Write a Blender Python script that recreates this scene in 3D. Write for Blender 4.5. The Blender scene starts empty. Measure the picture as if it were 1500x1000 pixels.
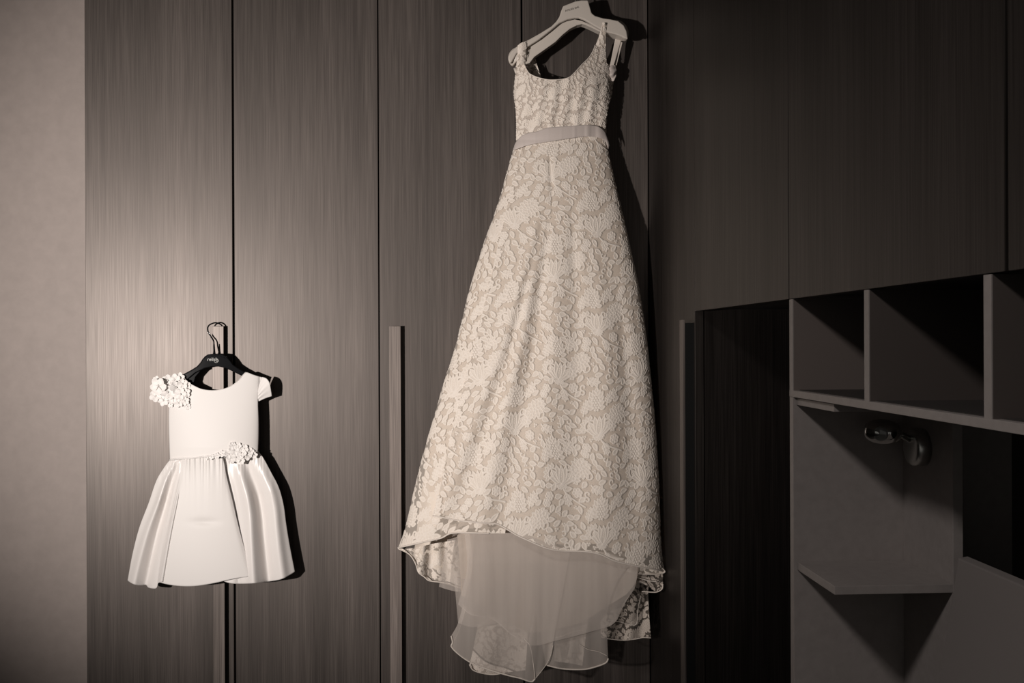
import bpy, bmesh, math, random
import numpy as np
from mathutils import Vector, Matrix

C = bpy.context.scene.collection
SC = bpy.context.scene
rnd = random.Random(7)
PI = math.pi

# ------------------------------------------------------------------ camera
FOC = 1458.0                       # focal length in pixels of the 1500 px wide frame
CAMZ = 1.30
YAW = math.atan(80 / FOC)          # turned a little to the right of the wardrobe's normal
ROLL = 0.004
fw = Vector((math.sin(YAW), math.cos(YAW), 0))
rt = Vector((math.cos(YAW), -math.sin(YAW), 0))
up = Vector((0, 0, 1))
rc = rt * math.cos(ROLL) - up * math.sin(ROLL)
uc = up * math.cos(ROLL) + rt * math.sin(ROLL)
cam_d = bpy.data.cameras.new('camera')
cam_d.sensor_width = 36.0
cam_d.lens = 36.0 * FOC / 1500.0
cam_d.clip_start = 0.02
cam = bpy.data.objects.new('camera', cam_d)
C.objects.link(cam)
m = Matrix((rc, uc, -fw)).transposed().to_4x4()
m.translation = Vector((0, 0, CAMZ))
cam.matrix_world = m
SC.camera = cam

# ------------------------------------------------------------------ view, world, lamps
SC.view_settings.view_transform = 'Standard'
SC.view_settings.look = 'None'
SC.view_settings.gamma = 1.0
SC.view_settings.exposure = 0.0
SC.view_settings.use_curve_mapping = False
SC.cycles.transparent_max_bounces = 16

w = bpy.data.worlds.new('room_world')
SC.world = w
w.use_nodes = True
w.node_tree.nodes['Background'].inputs[0].default_value = (1.0, 0.96, 0.90, 1)
w.node_tree.nodes['Background'].inputs[1].default_value = 0.15

def aim(o, target):
    d = Vector(target) - o.location
    o.rotation_euler = d.to_track_quat('-Z', 'Y').to_euler()

sp = bpy.data.lights.new('video_light', 'SPOT')          # the photographer's lamp, left of the camera
sp.energy = 470
sp.color = (1.0, 0.925, 0.87)
sp.spot_size = math.radians(55)
sp.spot_blend = 1.0
sp.shadow_soft_size = 0.045
spo = bpy.data.objects.new('video_light', sp)
C.objects.link(spo)
spo.location = (-1.78, -0.05, 1.22)
aim(spo, (-0.44, 3.0, 1.46))

ar = bpy.data.lights.new('ceiling_spotlight', 'SPOT')     # weak ceiling spotlight over the bed niche
ar.energy = 70
ar.color = (1.0, 0.94, 0.9)
ar.spot_size = math.radians(62)
ar.spot_blend = 1.0
ar.shadow_soft_size = 0.12
aro = bpy.data.objects.new('ceiling_spotlight', ar)
C.objects.link(aro)
aro.location = (-0.95, 0.1, 2.62)
aim(aro, (0.72, 1.55, 0.85))

# ------------------------------------------------------------------ pixel -> real plane
def ray(px, py):
    u = np.asarray(px, float) - 750.0
    v = np.asarray(py, float) - 500.0
    u0 = (u - ROLL * v) / FOC
    v0 = (v + ROLL * u) / FOC
    dx = fw.x + rt.x * u0
    dy = fw.y + rt.y * u0
    return dx, dy, -v0

def at(px, py, Y):                 # point on the plane Y = const (parallel to the wardrobe doors)
    dx, dy, dz = ray(px, py)
    t = Y / dy
    return np.stack([dx * t, np.broadcast_to(Y, np.shape(dx * t)) * 1.0, CAMZ + dz * t], -1)

def atx(px, py, X):                # point on the plane X = const (parallel to the right wall)
    dx, dy, dz = ray(px, py)
    t = X / dx
    return (X, float(dy * t), float(CAMZ + dz * t))

def X_at(px, Y, py=500):
    return float(at(px, py, Y)[0])

def Z_at(px, py, Y):
    return float(at(px, py, Y)[2])

# ------------------------------------------------------------------ object helpers
def tag(o, label=None, cat=None, group=None, kind=None):
    if label: o['label'] = label
    if cat: o['category'] = cat
    if group: o['group'] = group
    if kind: o['kind'] = kind
    return o

def empty(name, loc, label, cat, group=None):
    o = bpy.data.objects.new(name, None)
    C.objects.link(o)
    o.location = loc
    o.empty_display_size = 0.05
    return tag(o, label, cat, group)

def link_mesh(name, me, mat, parent=None, smooth=True):
    o = bpy.data.objects.new(name, me)
    C.objects.link(o)
    if mat: me.materials.append(mat)
    if smooth:
        me.polygons.foreach_set('use_smooth', [True] * len(me.polygons))
    if parent:
        o.parent = parent
        o.matrix_parent_inverse = Matrix.Translation(parent_loc(parent)).inverted()
    return o

def parent_loc(p):
    v = Vector(p.location)
    # a parent mesh has its origin at the world origin, but sits under its own empty
    if p.parent: return Vector((0, 0, 0))
    return v

def build(name, bm, mat, parent=None, smooth=False, bevel=0.0, seg=2):
    bmesh.ops.recalc_face_normals(bm, faces=bm.faces)
    me = bpy.data.meshes.new(name)
    bm.to_mesh(me); bm.free()
    o = link_mesh(name, me, mat, parent, smooth)
    if bevel:
        b = o.modifiers.new('bevel', 'BEVEL')
        b.width = bevel; b.segments = seg; b.limit_method = 'ANGLE'; b.angle_limit = math.radians(35)
    return o

def bx(bm, x0, x1, y0, y1, z0, z1):
    vs = [bm.verts.new(p) for p in ((x0,y0,z0),(x1,y0,z0),(x1,y1,z0),(x0,y1,z0),(x0,y0,z1),(x1,y0,z1),(x1,y1,z1),(x0,y1,z1))]
    for f in ((0,3,2,1),(4,5,6,7),(0,1,5,4),(1,2,6,5),(2,3,7,6),(3,0,4,7)):
        bm.faces.new([vs[i] for i in f])

def box(name, mat, parent, x0, x1, y0, y1, z0, z1, bevel=0.0):
    bm = bmesh.new(); bx(bm, x0, x1, y0, y1, z0, z1)
    return build(name, bm, mat, parent, bevel=bevel)

def struct(name, mat, *b):
    o = box(name, mat, None, *b)
    o['kind'] = 'structure'
    return o

def tube(bm, pts, r, n=10, cap=True):
    pts = [Vector(p) for p in pts]
    rs = r if hasattr(r, '__len__') else [r] * len(pts)
    rings = []
    t0 = (pts[1] - pts[0]).normalized()
    a = t0.orthogonal().normalized()
    for i, p in enumerate(pts):
        t = (pts[min(i + 1, len(pts) - 1)] - pts[max(i - 1, 0)]).normalized()
        a = (a - t * a.dot(t)).normalized()
        b = t.cross(a)
        rings.append([bm.verts.new(p + (a * math.cos(2 * PI * k / n) + b * math.sin(2 * PI * k / n)) * rs[i]) for k in range(n)])
    for i in range(len(rings) - 1):
        for k in range(n):
            bm.faces.new((rings[i][k], rings[i][(k + 1) % n], rings[i + 1][(k + 1) % n], rings[i + 1][k]))
    if cap:
        bm.faces.new(rings[0][::-1]); bm.faces.new(rings[-1])

def catmull(pts, n):
    p = np.asarray(pts, float)
    d = np.r_[0, np.cumsum(np.linalg.norm(np.diff(p, axis=0), axis=1))]
    t = np.linspace(0, d[-1], n)
    # monotone-ish cubic through the points
    m_ = np.zeros_like(p)
    m_[1:-1] = (p[2:] - p[:-2]) / (d[2:] - d[:-2])[:, None]
    m_[0] = (p[1] - p[0]) / (d[1] - d[0]); m_[-1] = (p[-1] - p[-2]) / (d[-1] - d[-2])
    k = np.clip(np.searchsorted(d, t, side='right') - 1, 0, len(p) - 2)
    h = (d[k + 1] - d[k]); s = ((t - d[k]) / h)[:, None]; h = h[:, None]
    return ((2*s**3 - 3*s**2 + 1) * p[k] + (s**3 - 2*s**2 + s) * h * m_[k] + (-2*s**3 + 3*s**2) * p[k+1] + (s**3 - s**2) * h * m_[k+1])

def prism(outline, Y0, Y1, smooth_n=0):          # outline in frame pixels, stood up as a solid between two real depths
    pts = outline
    f = at(np.array([p[0] for p in pts]), np.array([p[1] for p in pts]), Y0)
    bm = bmesh.new()
    a = [bm.verts.new(q) for q in f]
    b = [bm.verts.new((q[0], Y1, q[2])) for q in f]
    bm.faces.new(a); bm.faces.new(b[::-1])
    n = len(a)
    for i in range(n):
        bm.faces.new((a[i], b[i], b[(i + 1) % n], a[(i + 1) % n]))
    return bm

# ------------------------------------------------------------------ materials
def mat(name, base, rough=0.5, spec=0.5, metal=0.0, **kw):
    m_ = bpy.data.materials.new(name)
    m_.use_nodes = True
    b = m_.node_tree.nodes['Principled BSDF']
    b.inputs['Base Color'].default_value = (*base, 1)
    b.inputs['Roughness'].default_value = rough
    b.inputs['Specular IOR Level'].default_value = spec
    b.inputs['Metallic'].default_value = metal
    for k, v in kw.items():
        b.inputs[k.replace('_', ' ')].default_value = v
    return m_

def nd(m_, t, **props):
    n = m_.node_tree.nodes.new(t)
    for k, v in props.items(): setattr(n, k, v)
    return n

def lk(m_, a, b): m_.node_tree.links.new(a, b)

def noise(m_, scale, detail=3.0, rough=0.5, vec_scale=None, coord='Object'):
    tc = nd(m_, 'ShaderNodeTexCoord')
    mp = nd(m_, 'ShaderNodeMapping')
    mp.inputs['Scale'].default_value = vec_scale or (1, 1, 1)
    lk(m_, tc.outputs[coord], mp.inputs['Vector'])
    n = nd(m_, 'ShaderNodeTexNoise')
    n.inputs['Scale'].default_value = scale
    n.inputs['Detail'].default_value = detail
    n.inputs['Roughness'].default_value = rough
    lk(m_, mp.outputs[0], n.inputs['Vector'])
    return n.outputs['Fac']

def ramp(m_, fac, stops):
    r = nd(m_, 'ShaderNodeValToRGB')
    e = r.color_ramp.elements
    e[0].position, e[0].color = stops[0][0], (*stops[0][1], 1)
    e[1].position, e[1].color = stops[-1][0], (*stops[-1][1], 1)
    for p, c in stops[1:-1]:
        x = e.new(p); x.color = (*c, 1)
    lk(m_, fac, r.inputs[0])
    return r.outputs['Color']

def mix(m_, fac, a, b, mode='MIX'):
    n = nd(m_, 'ShaderNodeMix', data_type='RGBA', blend_type=mode)
    if isinstance(fac, float): n.inputs[0].default_value = fac
    else: lk(m_, fac, n.inputs[0])
    for s, v in ((n.inputs[6], a), (n.inputs[7], b)):
        if isinstance(v, tuple): s.default_value = (*v, 1)
        else: lk(m_, v, s)
    return n.outputs[2]

def bump(m_, h, strength, dist):
    b = nd(m_, 'ShaderNodeBump')
    b.inputs['Strength'].default_value = strength
    b.inputs['Distance'].default_value = dist
    lk(m_, h, b.inputs['Height'])
    lk(m_, b.outputs[0], m_.node_tree.nodes['Principled BSDF'].inputs['Normal'])

def veneer(name, k=1.0, rough=0.40, spec=0.5):
    m_ = mat(name, (.05, .04, .04), rough, spec)
    b = m_.node_tree.nodes['Principled BSDF']
    fine = noise(m_, 1.0, 2.0, 0.6, (420, 420, 5.0))
    mid = noise(m_, 1.0, 3.0, 0.6, (60, 60, 1.2))
    wide = noise(m_, 1.0, 1.0, 0.5, (9, 9, 0.5))
    c1 = ramp(m_, wide, [(.36, (.050*k, .044*k, .041*k)), (.66, (.078*k, .068*k, .064*k))])
    c2 = ramp(m_, mid, [(.33, (.70, .67, .66)), (.67, (1.28, 1.25, 1.22))])
    c3 = ramp(m_, fine, [(.36, (.62, .60, .59)), (.64, (1.38, 1.36, 1.33))])
    c = mix(m_, 0.75, c1, c2, 'MULTIPLY')
    c = mix(m_, 0.85, c, c3, 'MULTIPLY')
    lk(m_, c, b.inputs['Base Color'])
    r = nd(m_, 'ShaderNodeMapRange')
    r.inputs['From Min'].default_value = .3; r.inputs['From Max'].default_value = .7
    r.inputs['To Min'].default_value = rough + .025; r.inputs['To Max'].default_value = rough - .02
    lk(m_, fine, r.inputs[0]); lk(m_, r.outputs[0], b.inputs['Roughness'])
    bump(m_, fine, 0.10, 0.0004)
    b.inputs['Specular Tint'].default_value = (1.0, .885, .82, 1)
    return m_

M = {}
M['veneer'] = veneer('dark_ash_veneer', 1.0, 0.43, 0.75)
M['veneer_right_dim'] = veneer('dark_ash_veneer_matt_dim', 0.31, 0.46, 0.25)  # door veneer with the weaker light on the right put into its colour
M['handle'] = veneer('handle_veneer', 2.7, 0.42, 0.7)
M['handle_right'] = veneer('handle_veneer_matt_dim', 1.8, 0.5, 0.25)  # handle veneer darkened to carry the dimmer light on this side
M['niche_side_shaded'] = veneer('dark_ash_veneer_side_shaded', 0.20, 0.5, 0.15)  # shade of the niche put into this veneer's colour
M['black'] = mat('shadow_gap_black', (.006, .006, .006), 0.6, 0.2)
M['laminate'] = mat('grey_laminate', (.29, .258, .245), 0.5, 0.4)
_n = noise(M['laminate'], 60.0, 4.0, 0.6)
lk(M['laminate'], ramp(M['laminate'], _n, [(.3, (.275, .245, .232)), (.7, (.315, .28, .267))]), M['laminate'].node_tree.nodes['Principled BSDF'].inputs['Base Color'])
bump(M['laminate'], _n, 0.1, 0.0005)
M['laminate_cubby_shade'] = mat('shaded_cubby_laminate', (.085, .070, .064), 0.5, 0.4)  # same grey laminate, cubby shade painted into the colour
M['laminate_half_shade'] = mat('half_shaded_cubby_laminate', (.17, .14, .128), 0.5, 0.4)  # grey laminate with a lighter degree of cubby shade in its colour
M['laminate_deep_shade'] = mat('deep_shaded_cubby_laminate', (.045, .040, .038), 0.6, 0.3)  # deep shade inside the cubbies put into the laminate colour
M['plaster'] = mat('warm_grey_plaster', (.31, .262, .24), 0.6, 0.3)
_n = noise(M['plaster'], 30.0, 6.0, 0.6)
bump(M['plaster'], _n, 0.12, 0.002)
lk(M['plaster'], ramp(M['plaster'], _n, [(.3, (.30, .255, .234)), (.7, (.335, .284, .261))]), M['plaster'].node_tree.nodes['Principled BSDF'].inputs['Base Color'])
M['floor'] = mat('floor_tile', (.05, .045, .042), 0.5)
M['ceiling'] = mat('ceiling_paint', (.12, .11, .105), 0.8, 0.2)
M['wall_shaded'] = mat('shaded_wall_paint', (.035, .032, .03), 0.8, 0.2)  # shade of the bed recess put into the wall colour
M['headboard'] = mat('headboard_fabric', (.22, .196, .187), 0.8, 0.2)
_n = noise(M['headboard'], 400.0, 2.0, 0.5); bump(M['headboard'], _n, 0.3, 0.0006)
M['chrome'] = mat('chrome', (.5, .5, .48), 0.08, 0.5, 1.0)
M['brushed'] = mat('satin_chrome', (.6, .6, .57), 0.32, 0.5, 1.0)
M['lens'] = mat('lamp_glass', (.25, .25, .24), 0.05, 0.8)
M['black_plastic'] = mat('black_plastic', (.006, .006, .007), 0.06, 0.25)
M['white_print'] = mat('silver_print', (.55, .55, .52), 0.5)
M['dark_print'] = mat('dark_print', (.05, .04, .035), 0.6)
M['cream_plastic'] = mat('cream_plastic', (.62, .56, .50), 0.42, 0.4)
M['steel'] = mat('hook_steel', (.55, .53, .5), 0.25, 0.5, 1.0)

def cloth_mat(name, base, rough=0.7, spec=0.25, sheen=0.2, weave=0.0, trans=0.0):
    m_ = mat(name, base, rough, spec)
    b = m_.node_tree.nodes['Principled BSDF']
    b.inputs['Sheen Weight'].default_value = sheen
    b.inputs['Sheen Roughness'].default_value = 0.5
    if weave:
        n = noise(m_, 900.0, 2.0, 0.5); bump(m_, n, weave, 0.0004)
    return m_

M['satin'] = cloth_mat('ivory_satin', (.78, .74, .715), 0.34, 0.5, 0.1)
_n = noise(M['satin'], 9.0, 2.0, 0.5, (1.0, 1.0, .5)); bump(M['satin'], _n, 0.35, 0.008)
M['satin_flat'] = cloth_mat('ivory_satin_flat', (.78, .745, .72), 0.5, 0.35, 0.15)
M['petal'] = cloth_mat('white_organza_petal', (.86, .825, .80), 0.6, 0.3, 0.2)
M['lining'] = cloth_mat('champagne_lining', (.81, .71, .615), 0.5, 0.3, 0.2, 0.1)
M['bodice_net'] = cloth_mat('nude_bodice_net', (.64, .55, .49), 0.7, 0.2, 0.2, 0.1)
M['sash'] = cloth_mat('dove_grey_sash', (.56, .49, .455), 0.5, 0.35, 0.3, 0.15)
M['ribbon'] = cloth_mat('ivory_ribbon', (.66, .59, .53), 0.45, 0.4, 0.2)
M['hem'] = cloth_mat('ivory_hem_thread', (.74, .66, .59), 0.6, 0.3, 0.2)

def lace_mat(name, motif, ground, a_ground):
    m_ = cloth_mat(name, motif, 0.7, 0.2, 0.2)
    b = m_.node_tree.nodes['Principled BSDF']
    at_ = nd(m_, 'ShaderNodeAttribute', attribute_name='lace')
    f = at_.outputs['Fac']
    fine = noise(m_, 1300.0, 2.0, 0.6)
    c = ramp(m_, f, [(0.0, ground), (.15, tuple(g_ * .62 + q_ * .38 for g_, q_ in zip(ground, motif))), (.40, tuple(g_ * .5 + q_ * .5 for g_, q_ in zip(ground, motif))), (.85, motif)])
    fr = ramp(m_, fine, [(.3, (.80, .79, .78)), (.7, (1.06, 1.06, 1.06))])
    lk(m_, mix(m_, 0.6, c, fr, 'MULTIPLY'), b.inputs['Base Color'])
    mr = nd(m_, 'ShaderNodeMapRange')
    mr.inputs['From Min'].default_value = 0.02; mr.inputs['From Max'].default_value = 0.16
    mr.inputs['To Min'].default_value = a_ground; mr.inputs['To Max'].default_value = 1.0
    lk(m_, f, mr.inputs[0]); lk(m_, mr.outputs[0], b.inputs['Alpha'])
    bump(m_, fine, 0.5, 0.0006)
    return m_

M['lace'] = lace_mat('ivory_lace', (.87, .79, .715), (.79, .70, .61), 0.42)
M['lace_veiled'] = lace_mat('double_lace', (.74, .665, .60), (.58, .50, .44), 0.75)
M['lace_open'] = lace_mat('open_lace', (.66, .585, .52), (.5, .43, .37), 0.22)

def tulle_mat(name, base, alpha):
    m_ = cloth_mat(name, base, 0.8, 0.1, 0.3)
    b = m_.node_tree.nodes['Principled BSDF']
    n = noise(m_, 1.0, 3.0, 0.5, (28, 28, 1.5))
    mr = nd(m_, 'ShaderNodeMapRange')
    mr.inputs['From Min'].default_value = 0.3; mr.inputs['From Max'].default_value = 0.7
    mr.inputs['To Min'].default_value = alpha * .85; mr.inputs['To Max'].default_value = min(1, alpha * 1.15)
    lk(m_, n, mr.inputs[0]); lk(m_, mr.outputs[0], b.inputs['Alpha'])
    return m_

M['tulle'] = tulle_mat('ivory_tulle', (.66, .585, .53), 0.46)
M['tulle_dense'] = tulle_mat('ivory_tulle_gathered', (.60, .525, .465), 0.62)
M['petticoat'] = tulle_mat('petticoat_layers', (.56, .48, .415), 0.86)

# ------------------------------------------------------------------ the room
XR = X_at(951, 3.0)                     # corner where the two cupboard fronts meet
XL = X_at(125, 3.0)
RX0, RX1, RY0, RY1, ZT = -2.7, 1.20, -1.6, 3.65, 2.7
struct('floor', M['floor'], RX0 - .1, RX1 + .1, RY0 - .1, RY1 + .1, -0.1, 0)
struct('ceiling', M['ceiling'], RX0 - .1, RX1 + .1, RY0 - .1, RY1 + .1, ZT, ZT + .1)
struct('wall_left', M['ceiling'], RX0 - .1, RX0, RY0, RY1, 0, ZT)
struct('wall_right', M['wall_shaded'], RX1, RX1 + .1, RY0, RY1, 0, ZT)
struct('wall_back', M['plaster'], RX0, XL - 0.003, 3.02, RY1, 0, ZT)
struct('wall_back_recess', M['ceiling'], XL - 0.003, RX1, RY1, RY1 + .1, 0, ZT)

# ------------------------------------------------------------------ wardrobe with four tall doors
ZD0, ZD1 = 0.06, 2.44
ward = empty('wardrobe', ((XL + XR) / 2, 3.02, 0), 'tall fitted wardrobe in dark grey-brown wood grain with four doors, behind both dresses', 'wardrobe')
bm = bmesh.new()
bx(bm, XL, XR + .02, 3.045, 3.6, 0.0, 2.50)
build('body', bm, M['black'], ward)
box('filler_panel', M['veneer'], ward, XL, XR, 3.002, 3.045, 2.462, 2.69)
def door(parent, x0, x1, mt='veneer'):
    return box('door', M[mt], parent, x0, x1, 3.0, 3.022, ZD0, ZD1, bevel=0.0012)
def X(px): return X_at(px, 3.0)
d1 = door(ward, XL + .001, X(341.0))
d2 = door(ward, X(343.8), X(554.6))
d3 = door(ward, X(556.3), X(764.6))
d4 = door(ward, X(767.4), XR - .002)

def bar_handle(parent, x0, x1, ztop, zbot):
    h = box('handle', M['handle'], parent, x0, x1, 2.978, 2.984, zbot, ztop, bevel=0.0008)
    c = box('handle_core', M['black'], parent, x0 + .011, x1 - .005, 2.984, 3.0, zbot, ztop - .008)
    return h
bar_handle(d1, X_at(310.5, 2.978), X_at(327.5, 2.978), Z_at(318, 477.6, 2.978), 0.10)
bar_handle(d3, X_at(570.0, 2.978), X_at(587.0, 2.978), Z_at(578, 477.4, 2.978), 0.10)

# ------------------------------------------------------------------ cupboard on the right return
y1018 = atx(1018, 500, XR)[1]
yP1 = atx(1156, 500, XR)[1]                     # side panel, far face
yP0 = atx(1161, 500, XR)[1]                     # side panel, face towards the camera
y1475 = atx(1475, 500, XR)[1]
cup = empty('corner_cupboard', (XR + .3, 2.7, 0), 'narrow dark wood cupboard with one door on the right side wall, meeting the wardrobe corner', 'cupboard')
bm = bmesh.new(); bx(bm, XR + .024, 1.19, y1018 + .001, 3.024, 0, 2.50)
build('body', bm, M['niche_side_shaded'], cup)
cd = box('door', M['veneer_right_dim'], cup, XR, XR + .022, y1018 + .0015, 2.998, ZD0, ZD1, bevel=0.001)
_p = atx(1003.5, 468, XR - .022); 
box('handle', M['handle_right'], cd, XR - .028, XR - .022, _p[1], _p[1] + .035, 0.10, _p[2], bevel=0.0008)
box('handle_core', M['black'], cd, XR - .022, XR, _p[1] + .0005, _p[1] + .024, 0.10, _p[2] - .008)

zB = atx(1155, 438, XR)[2]                      # underside of the bridge doors
br = empty('bridge_cabinet', (XR + .3, 1.4, zB), 'dark wood overhead cabinet bridging the right wall above the open cubbies', 'cabinet')
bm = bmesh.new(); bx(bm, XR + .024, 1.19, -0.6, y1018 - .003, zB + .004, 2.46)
build('body', bm, M['laminate_deep_shade'], br)
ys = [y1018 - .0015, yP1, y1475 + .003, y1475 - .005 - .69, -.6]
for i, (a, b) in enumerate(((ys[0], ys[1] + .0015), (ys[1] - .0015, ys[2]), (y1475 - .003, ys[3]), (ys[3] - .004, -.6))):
    box('door', M['veneer_right_dim'], br, XR, XR + .022, b, a, zB, 2.46, bevel=0.001)
box('filler_panel', M['veneer_right_dim'], br, XR + .003, XR + .02, -.6, 3.0, 2.465, 2.69)

# open cubby shelf
zT = atx(1160.4, 571.5, XR)[2]
zU = atx(1156.5, 580.6, XR)[2]
XB = 0.96
cub = empty('cubby_shelf', (XR + .2, 1.2, zU), 'long grey open shelf split into cubbies under the dark overhead cabinet', 'shelf')
box('board', M['laminate'], cub, XR, XB, -.6, yP1, zU, zT, bevel=0.0006)
box('board_shade', M['laminate_deep_shade'], cub, XR + .012, XB, -.6, yP0, zT, zT + .001)  # added thin sheet, its dark colour paints the shade on the board top
box('back_panel', M['laminate_deep_shade'], cub, XB, XB + .015, -.6, yP0, zU, zB)
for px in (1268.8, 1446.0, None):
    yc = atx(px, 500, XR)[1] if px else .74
    dv = box('divider', M['laminate_cubby_shade'], cub, XR + .002, XB, yc - .008, yc + .008, zT, zB - .001)
    box('lit_edge', M['laminate'], dv, XR + .0005, XR + .002, yc - .008, yc + .008, zT, zB - .001)  # added strip in plain laminate, stands for the lit edge of the shaded divider
# alcove below: side panel facing the camera, back panel, two little shelves
XK = yP0 * math.tan(math.atan((1322 - 750) / FOC) + YAW)
yE = XK / math.tan(math.atan((1395 - 750) / FOC) + YAW)
alc = empty('alcove_unit', (XR + .1, yP0, 0), 'grey alcove with side panel, back panel and two small shelves behind the wall lamp', 'shelving')
box('side_panel', M['laminate'], alc, XR + .0005, XB + .015, yP0, yP1, 0, zU, bevel=0.0006)
sp_ = box('upper_side_panel', M['laminate_half_shade'], cub, XR + .002, XB + .015, yP0, yP1, zT, zB - .001)
box('lit_edge', M['laminate'], sp_, XR + .0005, XR + .002, yP0, yP1, zT, zB - .001)  # lit front edge in plain laminate, the panel behind has shade painted in
box('back_panel', M['laminate'], alc, XK, XK + .016, yE, yP0, 0, zU, bevel=0.0005)
def small_shelf(xa, zt, th):
    return box('shelf', M['laminate'], alc, xa, XK, yE + .002, yP0, zt - th, zt, bevel=0.0006)
zs = Z_at(1200, 822, yP0)
small_shelf(XR + .006, zs, .0135)
small_shelf(XR + .006, zU - .0015, .012)

# headboard leaning back in the bed recess
yH = 1.50
hb = bmesh.new()
xt = yH * math.tan(math.atan((1403 - 750) / FOC) + YAW)
pt = at(1403, 817, yH); pb = at(1374.5, 1000, yH)
dirv = Vector((pb[0] - pt[0], 0, pb[2] - pt[2]))
k = (pt[2] - 0.02) / -dirv.z
bot = Vector((pt[0] + dirv.x * k, 0, 0.02))
th = 0.016
vs = []
for y in (yH, -.55):
    for (x, z) in ((pt[0], pt[2]), (pt[0] + th, pt[2] + .003), (bot.x + th, bot.z), (bot.x, bot.z)):
        vs.append(hb.verts.new((x, y, z)))
for f in ((0,1,2,3),(7,6,5,4),(0,4,5,1),(1,5,6,2),(2,6,7,3),(3,7,4,0)):
    hb.faces.new([vs[i] for i in f])
tag(build('headboard', hb, M['headboard'], None, bevel=0.002), 'plain grey headboard leaning back at the lower right corner, below the open shelf', 'headboard')

# wall lamp: round chrome rose, arm, and a lying oval head
def lathe(bm, prof, axis_o, axis_d, n=40, sx=1.0):
    ax = Vector(axis_d).normalized(); a = ax.orthogonal().normalized(); b = ax.cross(a)
    rings = []
    for (r, h) in prof:
        if r < 1e-6:
            rings.append([bm.verts.new(Vector(axis_o) + ax * h)])
        else:
            rings.append([bm.verts.new(Vector(axis_o) + ax * h + (a * math.cos(2*PI*i/n) + b * math.sin(2*PI*i/n)) * r) for i in range(n)])
    for p, q in zip(rings[:-1], rings[1:]):
        for i in range(n):
            j = (i + 1) % n
            if len(p) == 1: bm.faces.new((p[0], q[i], q[j]))
            elif len(q) == 1: bm.faces.new((p[i], q[0], p[j]))
            else: bm.faces.new((p[i], q[i], q[j], p[j]))
yW = XK / math.tan(math.atan((1352 - 750) / FOC) + YAW)
zW = float(atx(1353, 655, XK)[2])
lamp = empty('wall_lamp', (XK, yW, zW), 'small polished chrome reading lamp fixed to the grey panel under the shelf', 'lamp')
bm = bmesh.new()
R = .031
lathe(bm, [(0, -.001), (R, -.001), (R, .018), (R - .002, .0215), (R - .005, .023), (R * .6, .0245), (0, .025)], (XK, yW, zW), (-1, 0, 0))
build('rose', bm, M['brushed'], lamp, smooth=True)
hc = Vector(at(1293, 632, yW - .012))
bm = bmesh.new()
tube(bm, [(XK - .02, yW, zW + .012), (XK - .045, yW - .002, zW + .024), (hc.x + .012, hc.y, hc.z)], .0065, 12)
build('arm', bm, M['chrome'], lamp, smooth=True)
bm = bmesh.new()
L, Rh = .030, .021
prof = [(0, -L)] + [(Rh * math.sin(PI * i / 24) ** .75, -L * math.cos(PI * i / 24)) for i in range(1, 24)] + [(0, L)]
lathe(bm, prof, hc, (-.92, .34, .05))
head = build('lamp_head', bm, M['chrome'], lamp, smooth=True)
bm = bmesh.new()
ld = Vector((-.55, -.8, -.12)).normalized()
lathe(bm, [(0, .0215), (.010, .0215), (.012, .0195), (.0125, .016)], hc, ld, 28)
build('lens', bm, M['lens'], head, smooth=True)

# ------------------------------------------------------------------ lace pattern (height map of one repeat, half-drop)
RES = 0.00070
TW, TH = 0.212, 0.250
NX, NZ = int(TW / RES), int(TH / RES)
gx, gz = np.meshgrid((np.arange(NX) + .5) * RES, (np.arange(NZ) + .5) * RES)
H = np.zeros((NZ, NX)); MK = np.zeros((NZ, NX))
def loc(cx, cz, ang=0.0):
    dx = (gx - cx + TW / 2) % TW - TW / 2
    dz = (gz - cz + TH / 2) % TH - TH / 2
    c, s = math.cos(ang), math.sin(ang)
    return dx * c + dz * s, -dx * s + dz * c
def put(mask, h):
    global H, MK
    np.maximum(MK, np.clip(mask, 0, 1), out=MK)
    np.maximum(H, np.clip(mask, 0, 1) * h, out=H)
def sstep(d, w_=.0007): return np.clip(.5 - d / (2 * w_), 0, 1)
def petal(cx, cz, ang, ln, wd, fill=.15, edge=1.0, t=.0010, hollow=False):     # almond from (cx,cz) pointing along ang (0 = up)
    a, b = loc(cx, cz, -ang)
    u_ = np.clip(b / ln, 0, 1)
    half = wd * .5 * np.sin(PI * u_ ** .75) ** .8
    d = np.where((b > 0) & (b < ln), np.abs(a) - half, np.maximum(np.hypot(a, np.minimum(np.abs(b), np.abs(b - ln))), 0))
    inside = sstep(d)
    H[:] = np.where(inside > .5, np.minimum(H, fill), H)          # a petal covers what it lies over
    put(inside, fill)
    put(sstep(np.abs(d) - t), edge)
def dot(cx, cz, r, h=1.0):
    a, b = loc(cx, cz); put(sstep(np.hypot(a, b) - r), h)
def ring(cx, cz, r, t=.0008, h=1.0, fill=0):
    a, b = loc(cx, cz); d = np.hypot(a, b)
    if fill: put(sstep(d - r), fill)
    put(sstep(np.abs(d - r) - t), h)
def stroke(pts, t=.0009, h=.9):
    for (x0, z0), (x1, z1) in zip(pts[:-1], pts[1:]):
        a, b = loc(x0, z0)
        vx, vz = x1 - x0, z1 - z0
        q = np.clip((a * vx + b * vz) / (vx * vx + vz * vz + 1e-12), 0, 1)
        put(sstep(np.hypot(a - q * vx, b - q * vz) - t), h)
def arc(cx, cz, r, a0, a1, t=.0010, h=1.0, n=9, spiral=0.0):
    stroke([(cx + (r * (1 - spiral * i / n)) * math.sin(a0 + (a1 - a0) * i / n), cz + (r * (1 - spiral * i / n)) * math.cos(a0 + (a1 - a0) * i / n)) for i in range(n + 1)], t, h)
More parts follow.
